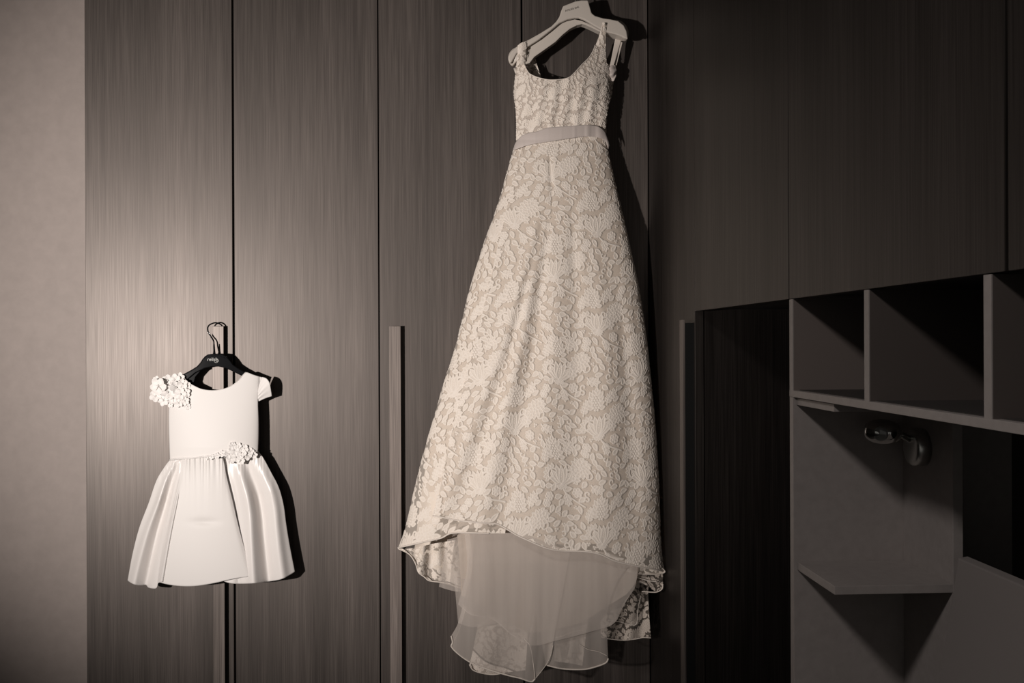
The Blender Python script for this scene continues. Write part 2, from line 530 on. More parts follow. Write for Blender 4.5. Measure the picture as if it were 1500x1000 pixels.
def tulip(cx, cz, s=1.0, tilt=0.0):
    for sg in (1, -1):
        arc(cx + sg * .021 * s, cz + .020 * s, .013 * s, sg * 3.2, -sg * .6, .0013, 1.0, 12)
        for i in range(6):
            a = sg * (2.3 - .45 * i)
            petal(cx + sg * .021 * s + math.sin(a) * .015 * s, cz + .020 * s + math.cos(a) * .015 * s, a, .009 * s, .0065 * s, .15, .9)
        ring(cx + sg * .021 * s, cz + .020 * s, .0055 * s, .0010, .9, .15)
    for a, l, w_ in ((1.15, .030, .012), (-1.15, .030, .012), (.72, .038, .012), (-.72, .038, .012), (.30, .042, .013), (-.30, .042, .013)):
        petal(cx, cz, a + tilt, l * s, w_ * s, .15, 1.0, .0011)
    petal(cx, cz, tilt, .040 * s, .012 * s, .15, 1.0, .0011)
    for a in (0, .72, -.72):
        for q in (.38, .52, .66, .80):
            dot(cx + math.sin(a + tilt) * .039 * s * q, cz + math.cos(a + tilt) * .039 * s * q, .0013, .9)
    for i in range(7):
        a = PI + (i - 3) * .42
        petal(cx, cz - .001, a + tilt, .014 * s, .0065 * s, .15)
def berries(cx, cz, s=1.0):
    for sg in (1, -1):
        for k_ in range(4):
            petal(cx + sg * .009 * s, cz + (k_ - 1.5) * .009 * s, sg * (1.3 - .25 * k_), .014 * s, .008 * s, .15)
    petal(cx, cz + .018 * s, 0, .018 * s, .009 * s, .15)
    petal(cx, cz + .018 * s, .7, .015 * s, .007 * s, .15)
    petal(cx, cz + .018 * s, -.7, .015 * s, .007 * s, .15)
    for r_ in range(7):
        w_ = [2, 3, 4, 3, 4, 3, 2][r_]
        for k_ in range(w_):
            dot(cx + (k_ - (w_ - 1) / 2) * .0066 * s, cz + (r_ - 3) * .0058 * s, .0024 * s, 1.0)
def carnation(cx, cz, s=1.0, rot=0.0):
    for i in range(11):
        a = rot + i * 2 * PI / 11
        petal(cx + math.sin(a) * .009 * s, cz + math.cos(a) * .009 * s, a, .0155 * s, .0105 * s, .15, 1.0, .0010)
    for i in range(7):
        a = rot + .3 + i * 2 * PI / 7
        petal(cx + math.sin(a) * .003 * s, cz + math.cos(a) * .003 * s, a, .0125 * s, .0090 * s, .15, 1.0, .0010)
    ring(cx, cz, .0042 * s, .0010, 1.0, .15)
def floret(cx, cz, s=1.0, rot=0.0):
    for i in range(6):
        a = rot + i * PI / 3
        ring(cx + math.sin(a) * .0068 * s, cz + math.cos(a) * .0068 * s, .0034 * s, .0010, 1.0, .15)
    dot(cx, cz, .0022 * s, 1.0)
def sprig(cx, cz, ang, n=5, s=1.0, bend=.18):
    x, z, a = cx, cz, ang; pts = [(x, z)]
    for i in range(n):
        x += math.sin(a) * .0085 * s; z += math.cos(a) * .0085 * s; a += bend
        pts.append((x, z))
        for sg in (1, -1): petal(x, z, a + sg * 1.0, .0115 * s, .0062 * s, .15, 1.0, .0009)
    petal(x, z, a, .012 * s, .006 * s, .15)
    stroke(pts, .0010, 1.0)
for (ox, oz) in ((0, 0), (TW / 2, TH / 2)):
    sprig(ox + .060, oz + .046, .5, 4, 1.0, -.25)
    sprig(ox + .040, oz + .022, 2.6, 3, .9, .15)
    sprig(ox + .050, oz + .108, .2, 4, 1.0, .2)
    sprig(ox + .100, oz + .050, 2.4, 3, 1.0, -.3)
    sprig(ox - .010, oz + .085, .1, 4, .9, .15)
    sprig(ox + .075, oz + .108, 1.9, 3, .9, .2)
    stroke([(ox + .030, oz + .045), (ox + .037, oz + .026), (ox + .052, oz + .012), (ox + .070, oz + .004), (ox + .090, oz - .004)], .0013, 1.0)
    arc(ox + .094, oz + .070, .011, 0, 5.5, .0011, 1.0, 14, .6)
    arc(ox + .048, oz + .083, .009, 2, 7.5, .0011, 1.0, 14, .6)
    floret(ox + .070, oz + .026, 1.1, .2)
    floret(ox + .000, oz + .012, .95, .5)
    floret(ox + .098, oz + .122, .9, .5)
    carnation(ox + .078, oz + .085, .95, .15)
    berries(ox + .022, oz + .115)
    tulip(ox + .030, oz + .042)
r2 = random.Random(3)
for _ in range(900):                                     # little leaves and loops filling the gaps
    x, z = r2.uniform(0, TW), r2.uniform(0, TH)
    a, b = loc(x, z)
    cov = (MK[np.hypot(a, b) < .0069] > .3).mean()
    if cov < .02:
        q = r2.random(); an = r2.uniform(0, 6.28)
        if q < .75: petal(x - .008 * math.sin(an), z - .008 * math.cos(an), an, .017, .0095, .15, 1.0, .0012)
        elif q < .88: arc(x, z, .0070, an, an + 4.5, .0012, 1.0, 9, .6)
        else:
            for i in range(3): dot(x + .003 * math.sin(an + i * 2.1), z + .003 * math.cos(an + i * 2.1), .0016, 1.0)
LH, LM = H.copy(), MK.copy()

def lace_at(s0, z0):                                       # bilinear, wrapped
    s = s0 + .007 * np.sin(z0 * 21 + 1) + .003 * np.sin(z0 * 47 + s0 * 13)
    z = z0 + .009 * np.sin(s0 * 17 + 2) + .003 * np.sin(s0 * 41 + z0 * 9)
    fx = (s / RES) % NX; fz = (z / RES) % NZ
    i0 = fx.astype(int) % NX; j0 = fz.astype(int) % NZ
    i1 = (i0 + 1) % NX; j1 = (j0 + 1) % NZ
    a = fx - np.floor(fx); b = fz - np.floor(fz)
    def s_(T): return (T[j0, i0]*(1-a) + T[j0, i1]*a)*(1-b) + (T[j1, i0]*(1-a) + T[j1, i1]*a)*b
    return s_(LH), s_(LM)

# ------------------------------------------------------------------ cloth sheets
def by_arc(pts, t, smooth=True):
    if len(pts) == 2: 
        p = np.asarray(pts, float); return p[0] + (p[1] - p[0]) * t[:, None]
    c = catmull(pts, 400) if smooth else np.asarray(pts, float)
    d = np.r_[0, np.cumsum(np.linalg.norm(np.diff(c, axis=0), axis=1))]; d /= d[-1]
    return np.stack([np.interp(t, d, c[:, 0]), np.interp(t, d, c[:, 1])], -1)
def by_x(pts, t, smooth=True):
    c = catmull(pts, 600) if smooth and len(pts) > 2 else np.asarray(pts, float)
    x = c[0, 0] + (c[-1, 0] - c[0, 0]) * t
    sgn = 1 if c[-1, 0] > c[0, 0] else -1
    cx = np.maximum.accumulate(sgn * c[:, 0])
    return np.stack([x, np.interp(sgn * x, cx, c[:, 1])], -1)

def patch(top, bottom, left=None, right=None, nu=60, nv=60, ut=None, mode='arc', vt=None):
    u = np.linspace(0, 1, nu) if ut is None else ut
    v = np.linspace(0, 1, nv) if vt is None else vt
    f = by_arc if mode == 'arc' else by_x
    T = f(top, u); B = f(bottom, u)
    Lc = by_arc(left or [top[0], bottom[0]], v); Rc = by_arc(right or [top[-1], bottom[-1]], v)
    U, V = np.meshgrid(u, v)
    U3, V3 = U[..., None], V[..., None]
    P = (1-V3)*T[None] + V3*B[None] + (1-U3)*Lc[:, None] + U3*Rc[:, None] \
        - ((1-U3)*(1-V3)*T[0] + U3*(1-V3)*T[-1] + (1-U3)*V3*B[0] + U3*V3*B[-1])
    return P, U, V

def grid_obj(name, W3, mt, parent, attr=None, thick=0):
    nv, nu = W3.shape[:2]
    me = bpy.data.meshes.new(name)
    idx = np.arange(nu * nv).reshape(nv, nu)
    q = np.stack([idx[:-1, :-1], idx[1:, :-1], idx[1:, 1:], idx[:-1, 1:]], -1).reshape(-1, 4)
    me.vertices.add(nu * nv); me.vertices.foreach_set('co', W3.reshape(-1).astype(np.float32))
    me.loops.add(q.size); me.loops.foreach_set('vertex_index', q.reshape(-1).astype(np.int32))
    me.polygons.add(len(q)); me.polygons.foreach_set('loop_start', (np.arange(len(q)) * 4).astype(np.int32))
    me.polygons.foreach_set('use_smooth', np.ones(len(q), bool))
    me.update(calc_edges=True)
    if attr is not None:
        a = me.attributes.new('lace', 'FLOAT', 'POINT')
        a.data.foreach_set('value', attr.reshape(-1).astype(np.float32))
    o = link_mesh(name, me, mt, parent, False)
    if thick:
        s = o.modifiers.new('cloth', 'SOLIDIFY'); s.thickness = thick; s.offset = 0
    return o

def normals(W3):
    du = np.gradient(W3, axis=1); dv = np.gradient(W3, axis=0)
    n = np.cross(dv, du); n /= np.linalg.norm(n, axis=-1, keepdims=True) + 1e-12
    n *= np.where(n[..., 1:2] > 0, -1, 1)
    return n

def gown_lean(py, deep):            # the full skirt stands well clear of the doors lower down
    v = np.clip((py - 205) / 620, 0, 1)
    return .02 + deep * v ** .9

def cloth(name, P, Y, mt, parent, lace=None, amp=.0010, thick=0, soff=0.0, zoff=0.0, cscale=.87, deep=-.17):
    if parent.name.startswith('wedding'): Y = Y + gown_lean(P[..., 1], deep)
    else: Y = Y + .006
    W3 = at(P[..., 0], P[..., 1], Y)
    attr = None
    if lace:
        ds = np.linalg.norm(np.diff(W3, axis=1), axis=-1)
        s = np.concatenate([np.zeros((W3.shape[0], 1)), np.cumsum(ds, 1)], 1)
        s = s - s[:, [s.shape[1] // 2]] + W3[:, [s.shape[1] // 2], 0]
        h, mk = lace_at(s * cscale + soff, W3[..., 2] * cscale + zoff)
        W3 = W3 + normals(W3) * (h * amp)[..., None]
        attr = np.clip(h, 0, 1)
    return grid_obj(name, W3, mt, parent, attr, thick)

def piping(name, pts, Yf, r, mt, parent, n=60, deep=-.17):
    c = catmull(pts, n) if len(pts) > 2 else np.linspace(pts[0], pts[1], n)
    Y = Yf(c[:, 0], c[:, 1]) if callable(Yf) else np.full(n, Yf)
    if parent.name.startswith('wedding'): Y = Y + gown_lean(c[:, 1], deep)
    elif parent.name.startswith('child_dress'): Y = Y + .006
    W3 = at(c[:, 0], c[:, 1], Y)
    bm = bmesh.new(); tube(bm, [tuple(q) for q in W3], r, 6)
    return build(name, bm, mt, parent, smooth=True)

# ------------------------------------------------------------------ the wedding dress
ctr = at(830, 210, 2.9)
gown = empty('wedding_dress', tuple(ctr), 'long ivory lace wedding dress with grey sash and tulle petticoat on the cream hanger', 'dress')
SL = np.array([(757,205),(752,219),(743,250),(735,280),(722,320),(710,352),(698,390),(686,430),(674,480),(662,525),(650,560),(639,600),(627,640),(617,676),(606,720),(598,756),(590,785),(583,803),(580,820)], float)
SR = np.array([(886,190),(889,208),(893,230),(900,262),(908,295),(915,325),(926,375),(935,415),(943,465),(949,510),(953,550),(958,600),(962,650),(965,700),(967,760),(969,805),(973,836),(974,850)], float)
def skirtY(px, py):
    xl = np.interp(py, SL[:, 1], SL[:, 0]); xr = np.interp(py, SR[:, 1], SR[:, 0])
    g = np.clip((px - xl) / (xr - xl), 0, 1)
    v = np.clip((py - 205) / 620, 0, 1.05)
    e = np.sqrt(np.clip(1 - (2 * g - 1) ** 2, 0, 1))
    Ye = 2.925
    B = .045 + .075 * v ** .8
    Y = Ye - B * e ** .9
    f = 0
    def ridge(c0, c1, w_, a_, v0=0.0, v1=1.0):
        c = c0 + (c1 - c0) * v
        ww = w_ * (.5 + .7 * v)
        return a_ * np.exp(-((g - c) / ww) ** 2) * np.clip((v - v0) * 5, 0, 1) * np.clip((v1 - v) * 5 + .3, 0, 1)
    f += ridge(.40, .08, .05, -.008, .15)
    f += ridge(.43, .15, .04, .008, .15)
    f += ridge(.38, .28, .045, -.008, .15)
    f += ridge(.45, .36, .045, .008, .15)
    f += ridge(.52, .50, .05, -.006, .25)
    f += ridge(.60, .66, .06, .007, .1)
    f += ridge(.75, .80, .06, -.006, .2)
    f += ridge(.86, .90, .04, .006, .3)
    pin = np.exp(-((px - 806 - (py - 240) * .05) / 3.5) ** 2) * np.clip((py - 215) / 25, 0, 1) * np.clip((310 - py) / 40, 0, 1)
    f += pin * .004
    f += .0015 * np.sin(px * .09 + py * .01) * v
    edge = np.clip(np.minimum(g, 1 - g) * 12, 0, 1)
    return Y + f * edge

# under panel at the left side (unlined near the hem)
Atop = [(752.5,214),(768,212),(790,210)]
Abot = [(583,802),(596,799),(623,793),(647,787.5),(660,781),(682,780),(717,781),(740,781)]
P, U, V = patch(Atop, Abot, [tuple(p) for p in SL if 214 <= p[1] < 800] + [(583,802)], [(790,210),(775,300),(765,450),(755,620),(740,781)], 200, 560, ut=(1 - np.cos(PI * .5 * np.linspace(0, 1, 200))), mode='arc')
def YA(px, py): return skirtY(px, py) + .004 + .010 * np.clip((py - 650) / 130, 0, 1)
cloth('side_skirt_lace', P, YA(P[..., 0], P[..., 1]), M['lace'], gown, lace=True, soff=.05, zoff=.03)
# main lace skirt
uu = np.linspace(0, 1, 600); uu = np.where(uu < .5, uu, .5 + .5 * np.sin((uu - .5) * PI))
Ltop = [(765,213),(790,209),(820,205),(856,199),(876,198),(888,204)]
Bbot = [(634,755),(648,757.5),(665,761),(690,764),(715,766),(729,767.5),(742,774.5),(756,783),(771,790),(799,802),(822,806.5),(857,807.5),(880,812),(900,821),(928,828),(955,833),(973,836.5)]
Lline = [(765,213),(752,260),(736,330),(720,400),(703,470),(688,530),(672,590),(657,650),(644,710),(634,755)]
Rline = [tuple(p) for p in SR if 204 <= p[1] < 830] ; Rline[0] = (888,204); Rline.append((973,836.5))
P, U, V = patch(Ltop, Bbot, Lline, Rline, 600, 980, ut=uu)
cloth('skirt_lace', P, skirtY(P[..., 0], P[..., 1]), M['lace'], gown, lace=True)
hemY = lambda x, y: skirtY(x, y) - .001
piping('hem', Bbot, hemY, .0022, M['hem'], gown, 120)
piping('hem', Abot[:-1], lambda x, y: YA(x, y) - .001, .0024, M['hem'], gown, 80)
# lining under the lace
Lb = [(632,748),(650,753),(690,758),(720,760),(742,767),(771,782),(799,793),(822,797),(857,796),(880,798),(900,804),(928,810),(955,815),(968,818)]
LL = [(754,216),(737,280),(712,352),(690,425),(668,515),(645,590),(632,640),(626,680),(628,715),(632,748)]
P, U, V = patch([(754,216)] + Ltop[1:], Lb, LL, Rline[:-2] + [(968,818)], 260, 300, ut=np.interp(np.linspace(0,1,260), np.linspace(0,1,600), uu))
_l = np.array(Lline, float)
_off = .0032 + .0062 * np.clip((np.interp(P[..., 1], _l[:, 1], _l[:, 0]) + 14 - P[..., 0]) / 10, 0, 1)
cloth('lining', P, skirtY(P[..., 0], P[..., 1]) + _off, M['lining'], gown)
# back of the skirt, against the doors
P, U, V = patch([(757,216),(886,206)], [(606,812),(640,835),(700,850),(800,850),(900,858),(940,850)], [(757,216),(715,352),(668,520),(625,676),(606,812)], [(886,206),(905,325),(930,510),(940,700),(940,850)], 60, 60)
cloth('back_skirt', P, 2.958 + .006 * np.sin(U * 40), M['lining'], gown, deep=-.04)

# hem folds at the left: lace curling behind
P, U, V = patch([(583,803),(600,803),(640,795),(672,790)], [(583,803),(600,812),(609,826),(613,838),(622,845),(628,850),(648,852),(672,860),(682,862)], [(583,803),(583.2,803.4)], [(672,790),(682,862)], 120, 80)
Yl = 2.945 - .02 * np.exp(-((U - .35) / .2) ** 2) + .006 * np.sin(U * 26)
cloth('hem_fold', P, Yl, M['lace'], gown, lace=True, soff=.02, cscale=1.35)
piping('hem', [(583,803),(600,812),(609,826),(613,838),(622,845),(628,850),(648,853),(672,860),(682,862)], 2.925, .0018, M['hem'], gown)
# hem folds at the right
P, U, V = patch([(905,825),(940,828),(970,832)], [(905,833),(922,838),(940,840),(962,840),(974,837)], None, None, 90, 30)
cloth('hem_fold', P, 2.885 + .02 * U, M['lace'], gown, lace=True, soff=.07, cscale=1.35)
piping('hem', [(922,838),(940,840.5),(962,840.5),(974,837.5),(970,832)], lambda x, y: 2.884 + .02 * np.clip((x - 905) / 69, 0, 1), .0020, M['hem'], gown)
P, U, V = patch([(905,834),(940,838),(971,838)], [(905,846),(925,848),(945,856),(962,866),(971,862)], None, None, 90, 50)
cloth('hem_fold', P, 2.905 + .012 * U + .004 * np.sin(V * 12), M['lace_open'], gown, lace=True, soff=.03, cscale=1.35)
piping('hem', [(924,842),(945,849),(962,852)], 2.903, .0014, M['hem'], gown)
piping('hem', [(940,866),(955,867),(963,866.5),(970,862),(971,855)], 2.913, .0018, M['hem'], gown)
# lace train behind, right and bottom
P, U, V = patch([(880,845),(915,848),(950,850)], [(880,933),(890,935),(911,937),(930,935.5),(942,933.5),(953.5,934)], [(880,845),(880,933)], [(950,850),(949.5,870),(951,900),(953.5,934)], 120, 110)
cloth('train', P, 2.955 + .008 * np.sin(U * 14 + V * 3), M['lace_open'], gown, lace=True, soff=.09, zoff=.05, cscale=1.35)
piping('hem', [(889,935),(911,937.3),(930,935.8),(942,933.5),(953.5,934)], 2.951, .0015, M['hem'], gown)
piping('hem', [(890,908),(905,910),(922,914),(932,914),(934,895),(939,872)], 2.940, .0010, M['hem'], gown)
P, U, V = patch([(706,880),(740,880),(775,880)], [(687.5,973),(693,981),(708,986),(723,987.5),(740,985),(770,981)], [(706,880),(697,930),(690,964),(687.5,973)], [(775,880),(773,930),(770,981)], 130, 140)
cloth('train', P, 2.945 + .007 * np.sin(U * 9 + V * 2), M['lace_veiled'], gown, lace=True, soff=.01, cscale=1.35)
piping('hem', [(687.5,973),(693,981),(708,986),(723,987.5),(740,985)], 2.940, .0018, M['hem'], gown)
P, U, V = patch([(815,900),(840,900),(862,900)], [(812,968),(840,972),(853,975)], None, None, 70, 70)
cloth('train', P, 2.95 + .005 * np.sin(U * 9), M['lace_veiled'], gown, lace=True, soff=.06, cscale=1.35)

# petticoat and tulle layers
def fold(U, V, n, a, ph=0.0):
    q = U * n * .6 + 1.6 * np.sin(U * 5 + ph) + .5 * V * np.sin(U * 9 + ph)
    return a * .55 * np.clip(np.sin(PI * U), 0, 1) ** .5 * (np.sin(q + ph) + .45 * np.sin(q * 2.3 + ph * 2)) * (.3 + .7 * V)
P, U, V = patch([(668,765),(760,765),(940,800)], [(676,872),(710,888),(740,905),(770,926),(800,925),(850,914),(885,893),(918,873)], [(668,765),(673,820),(676,872)], [(940,800),(932,850),(918,870)], 140, 60)
cloth('petticoat', P, 2.890 + fold(U, V, 38, .006), M['petticoat'], gown)
P, U, V = patch([(658,775),(690,772),(760,770)], [(643,859),(655,863),(668,866),(690,868),(730,880)], None, None, 80, 50)
cloth('tulle_layer', P, 2.905 + fold(U, V, 16, .004), M['tulle'], gown)
P, U, V = patch([(680,775),(800,780),(935,812)], [(671,885),(690,900),(720,906),(750,930),(780,945),(815,938),(865,925),(900,912),(915,880)], [(680,775),(684,830),(671,885)], [(935,812),(930,860),(915,880)], 140, 60)
cloth('tulle_layer', P, 2.868 + fold(U, V, 30, .007, 1.0), M['tulle'], gown)
P, U, V = patch([(690,778),(740,780),(835,806)], [(661,931),(663,941),(661,946),(671,957),(690,970),(718,981),(745,989),(762,993),(779,998),(784,994),(799.5,974),(806,962),(810,945)], [(690,778),(683,860),(671,912),(661,931)], [(835,806),(822,880),(810,945)], 160, 80)
cloth('tulle_layer', P, 2.874 + fold(U, V, 24, .008, 2.0), M['tulle'], gown)
piping('hem', [(661,931),(663,941),(661,946),(671,957),(690,970),(718,981),(745,989),(762,993),(779,998),(784,994)], 2.872, .0022, M['hem'], gown, 80)
piping('hem', [(784,994),(799.5,974),(806,962),(810,945)], 2.872, .0007, M['hem'], gown)
piping('hem', [(784,994),(781,970),(776,945),(768,935)], 2.871, .0011, M['hem'], gown)
P, U, V = patch([(740,776),(850,785),(930,818)], [(799.5,973.5),(815,977.5),(831,979.8),(857,979.8),(870,977),(883,972.7),(889,969),(891,966)], [(740,776),(785,900),(799.5,973.5)], [(930,818),(905,850),(890,895),(889.6,934),(891,966)], 130, 80)
cloth('tulle_layer', P, 2.880 + fold(U, V, 20, .007, .5), M['tulle_dense'] if False else M['tulle'], gown)
piping('hem', [(799.5,973.5),(815,977.5),(831,979.8),(857,979.8),(870,977),(883,972.7),(889,969),(891,964)], 2.878, .0022, M['hem'], gown, 70)
piping('hem', [(806,935),(822,932),(838,926),(856,922)], 2.877, .0008, M['hem'], gown)
piping('hem', [(849,944),(862,951),(876,954),(889,960)], 2.878, .0009, M['hem'], gown)
P, U, V = patch([(665,845),(700,850),(760,850)], [(671,912),(690,918),(715,915),(760,905)], None, None, 60, 40)
cloth('tulle_layer', P, 2.89 + fold(U, V, 14, .004), M['tulle'], gown)
# small care label seen through the tulle
P, U, V = patch([(680,809.5),(691,821)], [(666,825),(677,836)], None, None, 6, 6)
cloth('care_label', P, 2.90 + 0 * U, M['tulle_dense'], gown)

# bodice
def bodY(px, py):
    xl, xr = 753.0, 895.0
    g = np.clip((px - xl) / (xr - xl), 0, 1)
    e = np.sqrt(np.clip(1 - (2 * g - 1) ** 2, 0, 1))
    bust = np.exp(-((py - 128) / 32) ** 2)
    return 2.925 - (.045 + .018 * bust) * e ** .9 - .006 * bust * (np.exp(-((g - .30) / .14) ** 2) + np.exp(-((g - .74) / .14) ** 2)) + .0022 * np.sin(px * .33 + .05 * py) * np.clip((py - 110) / 20, 0, 1) * e
neck = [(755.5,97),(768.5,95.5),(771,101),(776,108),(790,114),(808,117),(832,114),(842,106),(852,95),(863,84),(869,74),(872,66),(887,66)]
bl = [(755.5,97),(755,112),(752.5,132),(754,150),(756,170),(756.5,190),(756,216)]
brr = [(887,66),(887.3,84),(890,95),(896.5,112),(896.5,125),(893.5,142),(890,160),(887,180),(886,204)]
ub = np.linspace(0, 1, 240); 
P, U, V = patch(neck, [(756,216),(786,206),(820,200),(856,194),(886,204)], bl, brr, 240, 230, mode='x')
cloth('bodice_lace', P, bodY(P[..., 0], P[..., 1]), M['lace'], gown, lace=True, soff=.03, zoff=.02, cscale=1.5, amp=.0018)
P2, U2, V2 = patch([(757,99),(768,98),(776,110),(790,116),(808,119),(832,116),(842,108),(852,97),(863,86),(869,76),(872,68),(886,68)], [(758,216),(786,206),(820,200),(856,194),(884,204)], [(757,99),(755,140),(758,216)], [(886,68),(889,95),(894,126),(889,160),(884,204)], 90, 80, mode='x')
cloth('bodice_lining', P2, bodY(P2[..., 0], P2[..., 1]) + .0032, M['bodice_net'], gown)
piping('neckline', neck[1:-1], lambda x, y: bodY(x, y) - .001, .0014, M['hem'], gown, 90)
# back of the bodice seen past the right edge and inside the left strap
P, U, V = patch([(889,100),(895,100),(902,104)], [(882,200),(886,200),(888,198)], [(889,100),(890,150),(882,200)], [(902,104),(899,118),(896,140),(890,165),(888,198)], 30, 80)
cloth('back_bodice', P, 2.938 - .004 * np.sin(V * 20), M['lace'], gown, lace=True, cscale=1.3)
P, U, V = patch([(772,72),(783,80)], [(774,112),(793,113)], None, [(783,80),(787,96),(793,113)], 30, 50)
cloth('back_strap', P, 2.945 - .01 * U, M['lace'], gown, lace=True, cscale=1.3)
# front straps
P, U, V = patch([(758.5,66.5),(764,62.5),(770.5,60.5)], [(755.5,98),(762,98),(769,97)], [(758.5,66.5),(758,82),(755.5,98)], [(770.5,60.5),(771,72),(769,97)], 40, 80)
cloth('strap', P, 2.872 - .004 * np.sin(U * PI) + (bodY(762, 97) - 2.872) * V ** 2, M['lace'], gown, lace=True, cscale=1.3)
P, U, V = patch([(882.5,33),(885,33),(887.8,35)], [(871.5,68),(880,68),(887.2,68)], [(882.5,33),(880,44),(875.5,58),(871.5,68)], [(887.8,35),(887.6,50),(887.2,68)], 40, 80)
cloth('strap', P, 2.868 - .004 * np.sin(U * PI) + (bodY(880, 68) - 2.868) * V, M['lace'], gown, lace=True, cscale=1.3)
P, U, V = patch([(759.5,66.5),(769.5,61)], [(756.5,98),(768,97)], None, None, 10, 20)
cloth('strap_lining', P, 2.876 + (bodY(762, 97) - 2.872) * V ** 2, M['lining'], gown)
P, U, V = patch([(883.2,34),(887.2,35)], [(873,68),(886.5,68)], None, None, 10, 20)
cloth('strap_lining', P, 2.872 + (bodY(880, 68) - 2.868) * V, M['lining'], gown)
# hanging loops at the right end of the hanger
P, U, V = patch([(902.5,50),(912.5,50)], [(893.5,96),(899,96)], None, None, 10, 30)
cloth('hanging_loop', P, 2.915 + .004 * np.sin(V * 5), M['ribbon'], gown, thick=.0008)
P, U, V = patch([(908,60),(912,62)], [(900,98),(902,100)], None, None, 8, 30)
cloth('hanging_loop', P, 2.921 + 0 * U, M['ribbon'], gown, thick=.0008)
P, U, V = patch([(890,95),(896,93),(901,96)], [(891,115),(898,119),(902,114)], [(890,95),(889,105),(891,115)], [(901,96),(903,104),(902,114)], 24, 24)
cloth('bunched_lace', P, 2.915 - .012 * np.sin(U * PI) * np.sin(V * PI) + .003 * np.sin(V * 14 + U * 5), M['sash'], gown)
bm = bmesh.new(); _q = at(756, 104, 2.925)
tube(bm, [tuple(at(754, 100, 2.945)), tuple(at(757, 107, 2.94))], [.004, .005], 8)
build('hanging_loop', bm, M['ribbon'], gown, smooth=True)

# sash
st = [(752,218),(756,208),(765,198.6),(775,194.5),(786,192.6),(800,187.5),(814,186),(835,184.5),(856,183),(866,183.2),(877,185.5),(885,192),(890,203)]
sb_ = [(752,220),(762,216.5),(772,213),(790,209.5),(808,206.8),(830,203.5),(856,200),(870,200.5),(881,202.8),(887,207),(891,216)]
P, U, V = patch(st, sb_, [(752,218),(752,220)], [(890,203),(891,216)], 110, 14)
def sashY(px, py): return np.minimum(bodY(px, 195 + 0 * py), skirtY(px, 212 + 0 * py)) - .009
cloth('sash', P, sashY(P[..., 0], P[..., 1]) - .002 * np.sin(V * PI), M['sash'], gown, thick=.001)
P, U, V = patch([(884,194),(890,203),(892.5,213)], [(884,200),(888,208),(891,219)], None, None, 20, 8)
cloth('sash_end', P, 2.90 + .02 * U, M['sash'], gown, thick=.001)

# ------------------------------------------------------------------ the cream hanger
hang = empty('dress_hanger', tuple(at(843, 30, 2.89)), 'wide cream plastic hanger tilted up to the right, carrying the long lace dress', 'hanger')
front = [(825,8.5),(834,5),(843,1.5),(852,0),(861.5,0),(864,9),(867,19),(872,23),(884,26.5),(895,28),(906,30.5),(914,37),(918,45),(920,57),
         (915,56),(911,53.5),(903,50.5),(895,48.5),(888,46.5),(880,43),(870,37.5),(862,32.5),(855,28.5),(848,26),(842,26),(832,28),(819.6,33.6),(806,45),(790,57.5),(776,66.5),(768,71.5),(762,74.5),(757,78),(750,90),(747,93),(744.8,87),(745.5,81),(750,74),(758,67),(768,61),(776,57),(792,48),(808,38),(815,31),(819.5,24),(822,16)]
bm = prism(front, 2.897, 2.909)
build('hanger_body', bm, M['cream_plastic'], hang, smooth=False, bevel=0.0035, seg=3)
flange = [(768,72),(782,62),(800,51),(819,36),(830,31),(842,28),(852,30),(866,36),(880,44),(888,48),(878,46),(868,41),(858,36.5),(853,35),(845,37),(835,42),(824,51),(814,61),(800,71),(783,83),(776,92),(770,94),(766,84)]
bm = prism(flange, 2.914, 2.944)
build('hanger_flange', bm, M['cream_plastic'], hang, bevel=0.002)
# rounded shoulder ends, wide in depth
def shoulder(cx, cy, rx, rz, ry, tilt):
    bm = bmesh.new()
    bmesh.ops.create_uvsphere(bm, u_segments=32, v_segments=18, radius=1.0)
    c = Vector(at(cx, cy, 2.924))
    for v in list(bm.verts):
        if v.co.z < -.25: v.co.z = -.25 - (v.co.z + .25) * -.02
        p = Vector((v.co.x * rx, v.co.y * ry, v.co.z * rz))
        p.rotate(Matrix.Rotation(tilt, 3, 'Y'))
        v.co = c + p
    return bm
build('shoulder_rest', shoulder(901, 49, .040, .040, .024, .30), M['cream_plastic'], hang, smooth=True)
build('shoulder_rest', shoulder(760, 84, .033, .030, .022, -.72), M['cream_plastic'], hang, smooth=True)
bm = bmesh.new()
q = at(843.3, 3, 2.903)
pts = [(q[0], q[1], q[2]), (q[0], q[1], q[2] + .05), (q[0], q[1] + .002, q[2] + .10)]
zt = ZD1 + .001
pts = [(q[0], q[1], q[2] - .01), (q[0], q[1], zt - .03)] + [(q[0], q[1] + .0675 - .0675 * math.cos(a), zt - .03 + .034 * math.sin(a)) for a in np.linspace(.2, PI - .1, 12)]
tube(bm, pts, .0024, 10)
build('hook', bm, M['steel'], hang, smooth=True)

